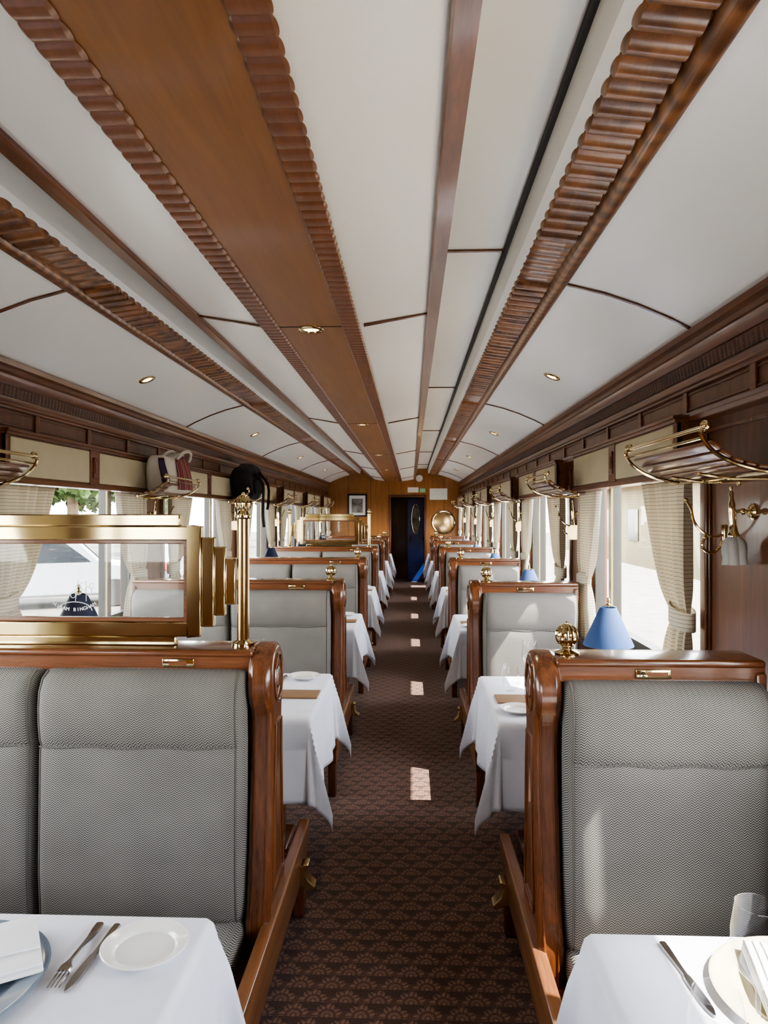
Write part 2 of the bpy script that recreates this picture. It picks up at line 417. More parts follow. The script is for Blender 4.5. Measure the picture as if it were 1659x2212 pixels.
prof=[(1.27,.50),(1.18,.535),(1.08,.588),(.98,.632),(.88,.667),(.765,.696),(.765,.73),(.605,.74),(.585,.80),(.385,.80),(.375,.62),(.355,.612),(.14,.577),(.14,.60)]
full=[(C+o,H0+h) for o,h in prof]+[(C-o,H0+h) for o,h in reversed(prof)]
poly=full+[(C-1.27,H0+1.0),(C+1.27,H0+1.0)]
obj('ceiling',MB().prism(poly,'y',YB-.1,YE+.08),CEIL,kind=S,ang=25)
mb=MB(); mb.box(C-.155,C+.14,YB,YE,H0+.572,H0+.61); obj('trim_3',mb,WOOD_PANEL,kind=S)
def ribs(o0,h0,o1,h1,pitch,amp,edge,y0=.1,y1=YE,flat=None,slant=0,sgn=1,power=.8):
    nrm=Vector((-(h1-h0),0,(o1-o0))).normalized()
    if nrm.z>0: nrm=-nrm
    per=int((y1-y0)/pitch); pt=(y1-y0)/per; seg=7; n=per*seg
    def fn(i,v):
        q=(i%seg)/seg; y=y0+(y1-y0)*i/n
        ph=math.sin(pi*q)**power if i%seg else 0
        k=1
        if flat:
            d=abs((y-flat[0]+flat[1]/2)%flat[1]-flat[1]/2)
            k=.25 if d<.16 else 1
        o=o0+(o1-o0)*v+ (edge*ph*(1 if v>.99 else (-1 if v<.01 else 0)))
        h=h0+(h1-h0)*v
        a=amp*ph*k*(0.0 if v in(0,1) else 1)
        return Vector((C+sgn*(o+nrm.x*a),y+slant*(v-.5),H0+h+nrm.z*a))
    cols=[0,.04,.3,.7,.96,1]
    vs=[];fs=[]
    for i in range(n+1):
        for c in cols: vs.append(fn(i,c))
    K=len(cols)
    for i in range(n):
        for j in range(K-1): fs.append((i*K+j,(i+1)*K+j,(i+1)*K+j+1,i*K+j+1))
    return MB().add(vs,fs)
t=4
for sg in(1,-1):
    a0,a1=(.092,.142) if sg>0 else (.106,.156)
    obj('trim_%d'%t,ribs(a0,.5705,a1,.5705,.037,.0055,.0035,sgn=sg,power=.6),WOOD_CARVE,kind=S,ang=28); t+=1
    mb=MB(); mb.prism([(C+sg*o,H0+h) for o,h in((.348,.60),(.352,.597),(.384,.602),(.388,.64),(.35,.63))],'y',YB,YE); obj('trim_%d'%t,mb,WOOD_Y,kind=S); t+=1
    mb=MB(); mb.box(min(C+sg*.578,C+sg*.590),max(C+sg*.578,C+sg*.590),YB,YE,H0+.782,H0+.80); obj('trim_%d'%t,mb,DARK,kind=S); t+=1
    mb=MB(); mb.prism([(C+sg*o,H0+h) for o,h in((.618,.735),(.619,.717),(.765,.696),(.77,.74))],'y',YB,YE,0)
    mb.prism([(C+sg*o,H0+h) for o,h in((.722,.704),(.724,.692),(.734,.682),(.755,.680),(.768,.688),(.770,.70))],'y',YB,YE,0)
    obj('trim_%d'%t,mb,WOOD_BEAM,kind=S); t+=1
    mb=MB(); mb.prism([(C+sg*o,H0+h) for o,h in((.588,.785),(.600,.722),(.622,.712),(.625,.73),(.600,.785))],'y',YB,YE,0)
    obj('trim_%d'%t,mb,CEIL,kind=S); t+=1
    obj('trim_%d'%t,ribs(.622,.714,.722,.700,.056,.017,.004,flat=(2.0,2.33),sgn=sg,power=.7),WOOD_BEAM,kind=S,ang=35); t+=1
    mb=MB(); mb.prism([(C+sg*o,H0+h) for o,h in((1.19,.545),(1.14,.560),(1.125,.548),(1.13,.532),(1.148,.526),(1.150,.512),(1.142,.500),(1.150,.480),(1.158,.470),(1.19,.466))],'y',YB,YE)
    obj('trim_%d'%t,mb,WOOD_Y,kind=S); t+=1
    obj('trim_%d'%t,ribs(1.158,.466,1.171,.428,.026,.006,0,slant=.014,sgn=sg),WOOD_FRIEZE,kind=S,ang=35); t+=1
    mb=MB(); mb.prism([(C+sg*o,H0+h) for o,h in((1.18,.475),(1.161,.475),(1.173,.42),(1.160,.420),(1.156,.410),(1.158,.398),(1.166,.392),(1.166,.385),(1.18,.382))],'y',YB,YE)
    mb.prism([(C+sg*o,H0+h) for o,h in((1.18,.318),(1.155,.312),(1.145,.295),(1.15,.28),(1.18,.275))],'y',YB,YE)
    y=YB+.3
    while y<YE:
        mb.box(min(C+sg*1.18,C+sg*1.172),max(C+sg*1.18,C+sg*1.172),y-.016,y+.016,H0+.31,H0+.40); 
        mb.box(min(C+sg*1.18,C+sg*1.176),max(C+sg*1.18,C+sg*1.176),y+.016,y+.434,H0+.372,H0+.378); mb.box(min(C+sg*1.18,C+sg*1.176),max(C+sg*1.18,C+sg*1.176),y+.016,y+.434,H0+.324,H0+.330); y+=.45
    obj('trim_%d'%t,mb,WOOD_Y,kind=S,bevel=.002); t+=1
    mb=MB(); xs=sorted((C+sg*1.18,C+sg*1.15)); mb.box(xs[0],xs[1],YB,YE,.80,.835); obj('trim_%d'%t,mb,WOOD_Y,kind=S,bevel=.006); t+=1
    ws=sorted(WIN[sg])
    for i in range(1,len(ws)):
        a,b=ws[i-1][1]+.05,ws[i][0]-.05
        if a<.1: continue
        mb=MB(); xa,xb=sorted((C+sg*1.18,C+sg*1.172))
        for (p,q,c,d) in((a,a+.012,.95,1.70),(b-.012,b,.95,1.70),(a,b,.94,.952),(a,b,1.688,1.70),(a+.03,a+.035,.98,1.67),(b-.035,b-.03,.98,1.67)):
            mb.box(xa,xb,p,q,c,d)
        obj('trim_%d'%t,mb,WOOD_Z,kind=S,bevel=.003); t+=1
    xa,xb=sorted((C+sg*1.18,C+sg*1.16)); mb=MB(); mb.box(xa,xb,YB,YE,Z0,Z0+.12)
    obj('baseboard_'+('right' if sg>0 else 'left'),mb,WOOD_Y,kind=S)
for k in range(-1,5):
    y=2.16+2.33*k
    if y<0.2: continue
    mb=MB()
    def seg(a,b,w=.006,d=.006):
        for s2 in(1,-1):
            vs=[]
            for (o,h) in(a,b):
                for yy in(y-w,y+w):
                    for dz in(0,-d): vs.append((C+s2*o,yy,H0+h+dz))
            mb.add(vs,[(0,1,3,2),(4,6,7,5),(0,4,5,1),(2,3,7,6),(0,2,6,4),(1,5,7,3)])
    for a,b in(((1.14,.556),(1.08,.588)),((1.08,.588),(.98,.632)),((.98,.632),(.88,.667)),((.88,.667),(.765,.696)),((.585,.80),(.385,.80)),((.35,.612),(.156,.5775))): seg(a,b)
    obj('trim_%d'%t,mb,WOOD_X,kind=S); t+=1
    mb=MB(); mb.box(C-.105,C+.09,y-.002,y+.002,H0+.5705,H0+.573); obj('trim_%d'%t,mb,DARK,kind=S); t+=1

wn=1
for sg in(1,-1):
    for (y0,y1) in sorted(WIN[sg]):
        mb=MB(); xa,xb=sorted((C+sg*1.205,C+sg*1.25))
        mb.box(xa,xb,y0,y0+.035,ZW0,ZW1); mb.box(xa,xb,y1-.035,y1,ZW0,ZW1); mb.box(xa,xb,y0,y1,ZW0,ZW0+.04); mb.box(xa,xb,y0,y1,ZW1-.04,ZW1)
        ym=y0+(y1-y0)*.77
        mb.box(xa,xb,ym,ym+.045,ZW0,ZW1)
        x=C+sg*1.2; xa2,xb2=sorted((x,x+sg*.008))
        mb.box(xa2,xb2,y0+.035,y0+.047,ZW0+.04,ZW1,1); mb.box(xa2,xb2,ym-.014,ym,ZW0+.04,ZW1,1)
        w=obj('window_%d'%wn,mb,[WINFR,WINGOLD],kind=S)
        mb=MB(); gx=C+sg*1.228; mb.box(gx-.002,gx+.002,y0+.03,y1-.03,ZW0+.03,ZW1-.03)
        obj('glass_pane',mb,GLASS,w)
        wn+=1
        l=bpy.data.lights.new('window_portal','AREA'); l.shape='RECTANGLE'; l.size=y1-y0; l.size_y=.76; l.cycles.is_portal=True
        lo=bpy.data.objects.new('window_portal',l); COL.objects.link(lo); lo.location=(C+sg*1.275,(y0+y1)/2,(ZW0+ZW1)/2)
        lo.rotation_euler=(pi/2,0,pi/2*sg)
# ---------------------------------------------------------------- pelmets & curtains
def pelmet(sg,y0,y1):
    X=C+sg*1.18
    r=empty('pelmet',(X,(y0+y1)/2,1.56),'wooden window pelmet with two cream fabric panels','pelmet',group='window pelmets')
    h=(y1-y0)/2; f=lambda d:-sg*d
    mb=MB()
    def bx(d0,d1,a,b,c,e,mat=0):
        xa,xb=sorted((f(d0),f(d1))); mb.box(xa,xb,a,b,c,e,mat)
    bx(0,.075,-h,h,.17,.182); bx(0,.082,-h-.003,h+.003,.182,.192); bx(0,.075,-h,h,0,.018); bx(.055,.068,-h,h,.018,.17)
    bx(0,.07,-h,-h+.016,.018,.17); bx(0,.07,h-.016,h,.018,.17)
    bx(.066,.074,-.045,.045,.018,.17)
    bx(.074,.079,-.018,.018,.05,.14); bx(.079,.082,-.010,.010,.07,.12)
    obj('pelmet_box',mb,WOOD_Y,r,bevel=.003)
    for a,b in((-h+.026,-.052),(.052,h-.026)):
        mb=MB(); xa,xb=sorted((f(.066),f(.074))); mb.rbox(xa,xb,a,b,.026,.164,.004)
        obj('fabric_panel',mb,CREAMW,r)
    return r
def curtain(sg,ye,dr,wt):
    X=C+sg*1.18
    r=empty('curtain',(X,ye,.84),'cream horizontally striped curtain gathered by a matching tieback','curtain',group='window curtains')
    def wd(z):
        zt=.29
        if z>zt: k=max(0,min(1,(z-zt)/(.72-zt))); return .135+(wt-.135)*(k**.62)
        k=(zt-z)/zt; return .135+.12*k**.7
    ph=random.random()*6
    def fn(u,v):
        z=v*.716; w=wd(z); tight=1-math.exp(-((z-.29)/.06)**2)*.6
        a=.017*tight
        d=.034+a*math.sin(u*2*pi*6.5+ph+.5*math.sin(z*5))+.004*math.sin(u*23+z*4)
        return Vector((-sg*d,dr*u*w,z))
    mb=MB().grid(fn,78,34); obj('curtain_fabric',mb,CURT,r,solid=.002,ang=80)
    def fb(u,v):
        a=2*pi*u; return Vector((-sg*(.036+.030*math.sin(a)),dr*(.060+.076*math.cos(a)),.262+.058*v+.012*math.cos(a)))
    mb=MB().grid(fb,28,3,wrapu=True)
    obj('tieback',mb,CURT,r,solid=.003,ang=80)
    return r
for sg in(1,-1):
    P=A=B=None; X=C+sg*1.18
    for (y0,y1) in sorted(WIN[sg]):
        if y0<0: continue
        full_=abs(y1-y0-1.36)<.01
        if full_:
            if P is None: P=pelmet(sg,y0+.0,y1+.02)
            else: clone(P,(X,(y0+y1)/2+.01,1.56))
        else: pelmet(sg,y0,y1)
        if A is None: A=curtain(sg,y0-.01,1,.44)
        else: clone(A,(X,y0-.01,.84))
        if sg>0 and y0<1: continue
        if B is None: B=curtain(sg,y1+.01,-1,.36)
        else: clone(B,(X,y1+.01,.84))

# ---------------------------------------------------------------- booths
def backrest_cushion(x0,x1,dirn):
    pr=[(.0,.45),(.06,.455),(.10,.50),(.108,.60),(.106,.72),(.103,.85),(.101,.889),(.098,.896),(.0955,.900),(.0985,.904),(.104,.915),(.110,.95),(.112,.99),(.107,1.028),(.090,1.055),(.06,1.069),(.03,1.071),(.0,1.066)]
    us=[0,.004,.015,.035,.07,.13,.25,.4,.5,.6,.75,.87,.93,.965,.985,.996,1]
    vs=[];fs=[]
    for u in us:
        e=min(u,1-u)*(x1-x0)
        k=math.sqrt(max(0,1-(1-min(1,e/.030))**2))
        kz=.985+.015*k
        sag=.003*math.sin(u*pi)
        for (t_,z) in pr:
            vs.append((x0+(x1-x0)*u,dirn*(.03+t_*(.25+.75*k)+sag),.76+(z-.76)*kz))
    n=len(pr)
    for i in range(len(us)-1):
        for j in range(n-1): fs.append((i*n+j,(i+1)*n+j,(i+1)*n+j+1,i*n+j+1))
    mb=MB().add(vs,fs)
    for u in(.028,.972):
        e=min(u,1-u)*(x1-x0); k=math.sqrt(max(0,1-(1-min(1,e/.030))**2))
        mb.tube([(x0+(x1-x0)*u,dirn*(.0305+t_*(.25+.75*k)),z) for t_,z in pr[1:-2]],.0035,6,1)
    mb.tube([(x0+(x1-x0)*(.03+.94*q/20),dirn*(.1295+.003*math.sin(pi*(.03+.94*q/20))),.8995-.003*math.sin(q*.9)) for q in range(21)],.0022,6,1)
    return mb
ZR=-.010
def booth(sg,xa,xw,nc):
    nm='double-width' if nc==2 else 'single-width'
    r=empty('booth_seat',(0,0,0),'back-to-back %s booth seat in grey herringbone with mahogany frame'%nm,'booth seat',group='dining booths '+('along the double side' if nc==2 else 'along the single side'))
    th=.060; g=.078
    x_in=xa+sg*th
    half=[]
    for k in range(0,11):
        a=pi/2-(pi/2+.75)*k/10
        half.append((.090*math.cos(a),1.038+.090*math.sin(a)))
    half+=[(.060,.955),(.056,.90),(.062,.80),(.078,.65),(.096,.54),(.112,.48),(.112,.37)]
    poly=half+[(-y,z) for y,z in reversed(half[1:])]
    xs=sorted((xa,x_in))
    mb=MB().prism(poly,'x',xs[0],xs[1])
    obj('end_panel',mb,WOOD_Z,r,bevel=.014)
    mb=MB(); xf=xa-sg*.001
    mb.tube([(xf,.046*math.cos(2*pi*k/28),1.040+.058*math.sin(2*pi*k/28)) for k in range(28)],.0038,8,closed=True)
    mb.lathe([(.0001,.003),(.02,.0028),(.026,.001),(.027,0)],20,0,Matrix.Translation((xf,0,1.040))@Matrix.Rotation(-sg*pi/2,4,'Y'))
    o=[(-.036,.93),(.036,.93),(.046,.70),(.064,.54),(-.064,.54),(-.046,.70)]
    mb.tube([(xf,a,b) for a,b in o],.004,6,closed=True)
    for s in(-1,1):
        for q in(.015,.045):
            mb.tube([(xa+sg*q,s*y,z) for y,z in half[9:]],.0025,6)
    obj('carved_moulding',mb,WOOD_Z,r)
    xr=sorted((x_in-sg*.01,xw-sg*g))
    mb=MB(); mb.rbox(xr[0],xr[1],-.066,.066,1.110+ZR,1.128+ZR,.008,3); mb.box(xr[0],xr[1],-.058,.058,1.02,1.115+ZR); mb.box(xr[0],xr[1],-.062,.062,1.067,1.071)
    obj('top_rail',mb,WOOD_X,r)
    mb=MB(); mb.box(xr[0],xr[1],-.03,.03,Z0+.1,1.03); obj('back_board',mb,WOOD_X,r)
    e=sorted((xw-sg*g,xw-sg*(g+.022))); mb=MB(); mb.box(e[0],e[1],-.07,.07,Z0,1.09); obj('wall_stile',mb,WOOD_Z,r,bevel=.006)
    c0,c1=x_in+sg*.003,xw-sg*(g+.008)
    for dr in(-1,1):
        for k in range(nc):
            a=c0+(c1-c0)*k/nc; b=c0+(c1-c0)*(k+1)/nc
            a,b=sorted((a+sg*.001,b-sg*.001))
            obj('back_cushion',backrest_cushion(a,b,dr),[HERR,PIPE],r,ang=70)
            mb=MB(); y0,y1=sorted((dr*.06,dr*.455)); mb.rbox(a,b,y0,y1,.395,.485,.03,4,4)
            obj('seat_cushion',mb,HERR,r)
    sb=sorted((xa-sg*.012,xa+sg*.020)); mb=MB(); mb.rbox(sb[0],sb[1],-.475,.475,.412,.480,.007,2)
    mb.rbox(min(xa-sg*.006,xa+sg*.016),max(xa-sg*.006,xa+sg*.016),-.455,.455,.345,.414,.004,2)
    obj('side_rail',mb,WOOD_SEAT,r)
    sf=sorted((xa+sg*.020,xw-sg*g))
    mb=MB(); mb.box(sf[0],sf[1],-.44,.44,.34,.398); q=sorted((xa+sg*.13,xw-sg*g)); mb.box(q[0],q[1],-.33,.33,Z0,.34)
    obj('seat_base',mb,WOOD_X,r)
    for dr in(-1,1):
        mb=MB(); l=sorted((xa-sg*.004,xa+sg*.032)); ly=sorted((dr*.41,dr*.455))
        mb.rbox(l[0],l[1],ly[0],ly[1],Z0,.36,.006,2); obj('leg',mb,WOOD_Z,r)
    mb=MB(); q=[(0,0),(-.042,-.012),(-.048,-.002),(-.026,.020),(-.018,.050),(-.028,.062),(-.024,.067),(0,.062)]
    mb.prism([(xa-sg*.004+sg*a,.345+b) for a,b in q],'y',.315,.360); obj('brass_step',mb,BRASS_D,r,bevel=.003)
    px=xa+sg*.235 if nc==2 else xa+sg*.270
    mb=MB(); mb.rbox(px-.040,px+.040,-.0635,-.057,1.074,1.096,.003,2)
    obj('number_plate',mb,BRASS,r)
    s0,s1=(-.022,.022) if nc==2 else (-.014,.032)
    mb=MB(); mb.box(px+s0,px+s1,-.0645,-.063,1.080,1.090); obj('plate_slot',mb,WOOD_X,r)
    return r,px
XL,XR=-.335,.281
BYL=[1.78+1.8*k for k in range(6)]; BYR=[1.70+1.8*k for k in range(6)]
def finial(x,r):
    z0=1.128+ZR
    mb=MB(); X=Matrix.Translation((x,0,z0))
    mb.lathe([(.028,-.002),(.029,.004),(.022,.007),(.012,.011),(.010,.015),(.014,.019),(.012,.024)],20,0,X)
    mb.sphere((x,0,z0+.044),.028,0,64,lambda a,z:1-.13*abs(math.sin(a*7)))
    mb.sphere((x,0,z0+.073),.005,0,10)
    obj('brass_finial',mb,BRASS,r)
bl,pxl=booth(-1,XL,WL,2); br,pxr=booth(1,XR,WR,1)
finial(XR+.088,br); finial(XL-.07,bl)
nb=obj('plate_number',text_mesh('12',.017,DARK,.0003),[],br); nb.location=(pxr-.027,-.0642,1.085); nb.rotation_euler=(pi/2,0,0)
bl.location=(0,BYL[0],0); br.location=(0,BYR[0],0)
for k in range(1,6):
    clone(bl,(0,BYL[k],0),skip=(('brass_finial',) if k==3 else ()))
    clone(br,(0,BYR[k],0),skip=('plate_number',))
for ch in list(bl.children):
    if ch.name.startswith('brass_finial'): bpy.data.objects.remove(ch)

# ---------------------------------------------------------------- brass dividers
def divider(y,label):
    r=empty('brass_divider',(-.828,y,1.129+ZR),label,'divider',group='brass seat-top screens')
    def frame(hw0,z0,z1,hw1,zz0,zz1,d):
        m=MB(); m.box(-hw0,-hw1,-d,d,z0,z1); m.box(hw1,hw0,-d,d,z0,z1); m.box(-hw1,hw1,-d,d,z0,zz0); m.box(-hw1,hw1,-d,d,zz1,z1); return m
    obj('frame_border',frame(.300,.022,.300,.268,.058,.264,.016),BRASS,r,bevel=.003)
    obj('inner_frame',frame(.268,.058,.264,.257,.069,.255,.010),WOOD_X,r,bevel=.002)
    mb=MB(); mb.box(-.245,.245,-.012,.012,.300,.330); obj('top_step',mb,BRASS,r,bevel=.003)
    mb=MB(); mb.box(-.235,.235,-.012,.012,-.001,.022); obj('bottom_step',mb,BRASS,r,bevel=.003)
    for s in(-1,1):
        for (a,b,z0,z1,d) in((.300,.332,.046,.272,.012),(.332,.360,.074,.248,.010),(.360,.386,.102,.218,.008)):
            mb=MB(); x=sorted((s*a,s*b)); mb.box(x[0],x[1],-d,d,z0,z1); obj('side_step',mb,BRASS,r,bevel=.003)
    for s,xx in((1,.404),(-1,-.404)):
        mb=MB(); X=Matrix.Translation((xx,0,0))
        mb.lathe([(.028,-.001),(.028,.006),(.021,.010),(.0155,.014),(.0155,.318),(.020,.322),(.020,.327),(.014,.331),(.012,.338)],48,0,X,lambda a,z:1-(.06*abs(math.sin(a*7)) if .012<z<.32 else 0))
        mb.sphere((xx,0,.357),.022,0,64,lambda a,z:1-.14*abs(math.sin(a*7)),1.05)
        mb.sphere((xx,0,.381),.005,0,10)
        obj('post',mb,BRASS,r)
    mb=MB(); mb.box(-.258,.258,-.002,.002,.068,.256); obj('glass_pane',mb,GLASS,r)
    mb=MB(); cx=-.028
    for (q,z,rr) in((.010,.137,.012),(.022,.147,.010),(.036,.135,.011),(.044,.147,.007),(-.004,.125,.008)):
        mb.tube([(cx+q+rr*math.cos(2*pi*k/20)*.8,-.003,z+rr*math.sin(2*pi*k/20)) for k in range(20)],.0008,5,closed=True)
    mb.tube([(cx+.002,-.003,.109),(cx+.010,-.003,.162)],.0008,5); mb.tube([(cx+.030,-.003,.109),(cx+.030,-.003,.162)],.0008,5)
    mb.tube([(cx+.045*math.cos(a),-.003,.085+.022*math.sin(a)) for a in [pi*k/20 for k in range(21)]],.0010,5)
    obj('etched_ornament',mb,ETCH,r)
    txt='HIRAM BINGHAM'; vs=MB(); R=.10; c=(cx,.187)
    for i,chh in enumerate(txt):
        if chh==' ': continue
        a=-pi/2+(i-(len(txt)-1)/2)*.090
        me=text_mesh(chh,.0125,ETCH,.0003)
        X=Matrix.Translation((c[0]+R*math.cos(a),-.003,c[1]+R*math.sin(a)))@TX@Matrix.Rotation(a+pi/2,4,'Z')
        vs.add([v.co for v in me.vertices],[tuple(p.vertices) for p in me.polygons],0,X)
    obj('etched_lettering',vs,ETCH,r,recalc=False)
    return r
dv=divider(BYL[0],'stepped polished brass screen with etched glass on booth back')
clone(dv,(-.828,BYL[3],1.129+ZR))

# ---------------------------------------------------------------- tables & cloths
TY=[2.645-1.8+1.8*k for k in range(7)]
def table(sg,xa,xw):
    r=empty('dining_table',(0,0,0),'dining table under white cloth fixed between booth seats','table',group='dining tables')
    xs=sorted((xa,xw-sg*.005)); mb=MB(); mb.rbox(xs[0],xs[1],-.32,.32,.745,.775,.01,2); obj('tabletop',mb,WOOD_Y,r)
    px=xa+sg*.16
    mb=MB(); mb.rbox(px-.03,px+.03,-.03,.03,Z0+.03,.75,.008,2); mb.rbox(px-.05,px+.05,-.12,.12,Z0,Z0+.04,.01,2); mb.box(px-.04,px+.04,-.12,.12,.71,.747)
    obj('pedestal',mb,WOOD_Z,r)
    return r
def cloth(sg,xa,xw,seed):
    rnd=random.Random(seed); ph=[rnd.random()*6 for _ in range(6)]
    ov=.285; b=.322; zt=.7785
    LX=abs(xw-xa)-.03
    def axis(lo,hi,n): return [lo+(hi-lo)*k/n for k in range(n+1)]
    us=axis(0,LX,10)[:-1]+axis(LX,LX+ov,20)
    vv=[-x for x in reversed(axis(b,b+ov,20))]+axis(-b,b,18)[1:-1]+axis(b,b+ov,20)
    vs=[];fs=[]
    for u in us:
        for v in vv:
            du=max(0,u-LX); dv=max(0,abs(v)-b); sv=1 if v>0 else -1
            d=math.hypot(du,dv)
            bx=min(u,LX); by=max(-b,min(b,v))
            if d<1e-6: p=(bx,by,zt)
            else:
                nx,ny=du/d,dv/d*sv
                rr=.012; arc=rr*pi/2
                if d<arc: a=d/rr; hz=rr*math.sin(a); dz=rr*(1-math.cos(a))
                else: hz=rr; dz=rr+(d-arc)
                k=min(1.3,max(0,(dz-.01))/.25)
                ang=math.atan2(dv,du)
                cw=math.sin(2*ang)
                along= v if du>dv else u
                fold=(.008*math.sin(along*17+ph[0])+.007*math.sin(along*33+ph[1]))*k
                ple=.030*k*math.cos(ang*8+ph[2]*.15)*cw
                flare=hz+.014*k+fold*(1-cw)+ple+.038*cw*k
                px=bx+nx*flare; py=by+ny*min(flare,.044)
                tw=.02*k*math.sin(4*ang+ph[3]*.2)*cw
                px+=-ny*tw*sv; py+=nx*tw*sv*.4
                p=(px,py,zt-dz*(.985-.08*cw))
            vs.append((xw-sg*.03-sg*p[0],p[1],p[2]))
    n=len(vv)
    for i in range(len(us)-1):
        for j in range(n-1): fs.append((i*n+j,(i+1)*n+j,(i+1)*n+j+1,i*n+j+1))
    return MB().add(vs,fs)
for sg,xa,xw,oy in((-1,XL-.005,WL,0),(1,XR+.008,WR,-.02)):
    T=table(sg,xa,xw); T.location=(0,TY[0]+oy,0)
    cm=[cloth(sg,xa,xw,s).mesh('tablecloth',[CLOTH],60) for s in(1,2,3)]
    for k,y in enumerate(TY):
        if y>12.2: continue
        if k>0: clone(T,(0,y+oy,0))
        obj('tablecloth',cm[k%3],[],loc=(0,y+oy,0),label='white linen tablecloth draped over a booth dining table',cat='tablecloth',group='white tablecloths',solid=.0022)
ZT=.780
# ---------------------------------------------------------------- tableware
def plate_mb(r,rim=.013,well=.68):
    return MB().lathe([(.0001,.003),(r*well*.95,.003),(r*well,.0045),(r*.8,rim*.7),(r,rim+.001),(r*1.01,rim+.003),(r*.985,rim+.004),(r*.95,rim+.0025),(r*.8,rim*.9+.002),(r*(well+.03),.0095),(r*well,.0065),(r*well*.93,.0055),(.0001,.0055)],56,cap=False)
pl=obj('bread_plate',plate_mb(.065),WHITE_CH,loc=(-.407,1.075,ZT-.0025),label='small white porcelain bread plate on white tablecloth',cat='plate',group='bread plates',ang=30)
def at(o,x,y,z=ZT-.0025,rot=None,label=None): return clone(o,(x,y,z),label,rot)
for k in range(1,5):
    yy=TY[k]
    at(pl,-.435,yy+.235); at(pl,.365,yy-.22)
obj('charger_plate',plate_mb(.150,.010,.72),GREYCH,loc=(-.675,.98,ZT-.0025),label='blue-grey glass charger plate under a folded napkin',cat='plate')
obj('charger_plate',plate_mb(.132,.010,.72),CREAMPL,loc=(.555,1.0,ZT-.0025),label='round cream charger plate beside drinking glasses',cat='plate')
def napkin(nx,ny,rot,z,lab,mat):
    mb=MB()
    def f(P): return (P.x,P.y,P.z+.004*math.sin(P.x*28)*math.cos(P.y*22)+.003)
    mb.rbox(-.105,.105,-.07,.07,0,.007,.003,2,8,fn=f); mb.rbox(-.10,.104,-.066,.069,.0072,.013,.003,2,8,fn=f)
    mb.rbox(-.09,.103,-.03,.068,.0132,.017,.002,2,8,fn=f)
    return obj('napkin',mb,mat,loc=(nx,ny,z),rot=(0,0,rot),label=lab,cat='napkin',group='folded napkins')
napkin(-.655,1.01,.55,ZT+.006,'folded white linen napkin on blue-grey charger plate',NAPKIN)
n2=napkin(.53,1.01,1.35,ZT+.006,'folded white napkin with dark woven lines on cream charger plate',NAPKIN2)
n2.scale=(.75,.7,1)
def outline(pts,th,bend=None):
    mb=MB(); vs=[];n=len(pts)
    for (y,w) in pts:
        z=bend(y) if bend else 0
        vs+=[(-w,y,z),(w,y,z),(w*.8,y,z+th),(-w*.8,y,z+th)]
    fs=[(0,1,2,3),tuple((n-1)*4+k for k in range(4))]
    for i in range(n-1):
        for k in range(4): fs.append((i*4+k,i*4+(k+1)%4,(i+1)*4+(k+1)%4,(i+1)*4+k))
    return mb.add(vs,fs)
kn=outline([(.10,.003),(.098,.007),(.08,.0075),(.05,.006),(.02,.0045),(0,.0045),(-.005,.007),(-.03,.0085),(-.07,.009),(-.09,.007),(-.105,.002)],.003)
knife=obj('table_knife',kn,STEEL,loc=(-.480,1.06,ZT+.001),rot=(0,0,-.04),label='polished steel table knife on white tablecloth',cat='knife',group='table knives')
fk=outline([(.10,.004),(.098,.008),(.08,.0085),(.05,.006),(.01,.003),(-.03,.003),(-.04,.006),(-.05,.011),(-.062,.0115)],.0025,lambda y:.002+.006*max(0,math.cos((y+.03)*20)) )
for q in range(4):
    x=-.0095+q*.0063
    fk.tube([(x,-.060,.004),(x,-.08,.006),(x,-.1,.004)],[.0016,.0015,.0008],6)
fork=obj('table_fork',fk,STEEL,loc=(-.504,1.06,ZT+.001),rot=(0,0,.02),label='polished steel table fork beside a knife',cat='fork',group='table forks')
knife.scale=(.85,.8,1); fork.scale=(.85,.8,1)
clone(knife,(.397,1.045,ZT+.001),rot=(0,0,.08))
for k in(1,2): 
    clone(knife,(-.52,TY[k]+.2,ZT+.001)); clone(fork,(-.55,TY[k]+.2,ZT+.001))
def glass_mb(kind):
    if kind=='tumbler':
        p=[(.0001,.001),(.022,.001),(.026,.006),(.037,.035),(.040,.06),(.037,.09),(.032,.115)]
    else:
        p=[(.033,0),(.032,.002),(.012,.005),(.004,.012),(.0035,.075),(.008,.085),(.028,.105),(.038,.135),(.038,.165),(.032,.205)]
    m=MB().lathe(p,36,cap=False)
    r,z=p[-1]; m.tube([(r*math.cos(2*pi*k/36),r*math.sin(2*pi*k/36),z) for k in range(36)],.0007,5,closed=True)
    return m
tum=obj('tumbler',glass_mb('tumbler'),WGLASS,loc=(.365,.865,ZT),label='clear stemless water glass on white tablecloth',cat='glass',group='water glasses')
wg=obj('wine_glass',glass_mb('wine'),WGLASS,loc=(.440,.92,ZT),label='clear stemmed wine glass on white tablecloth',cat='glass',group='wine glasses')
tum.scale=(.85,)*3; wg.scale=(.85,)*3
for k in range(1,4):
    clone(tum,(.375,TY[k]+.06,ZT)); clone(wg,(.465,TY[k]+.16,ZT)); clone(tum,(.45,TY[k]-.02,ZT))
    clone(wg,(-.60,TY[k]+.12,ZT)); clone(tum,(-.66,TY[k]+.05,ZT))
mn=obj('menu_card',MB().rbox(-.085,.085,-.055,.055,0,.006,.002,2),MENU,loc=(-.425,TY[1]-.03,ZT+.0005),label='closed brown menu card lying on tablecloth',cat='menu',group='menu cards')
for k in range(1,4):
    if k>1: clone(mn,(-.425,TY[k]-.03,ZT+.0005))
    clone(mn,(.39,TY[k]-.07,ZT+.0005))
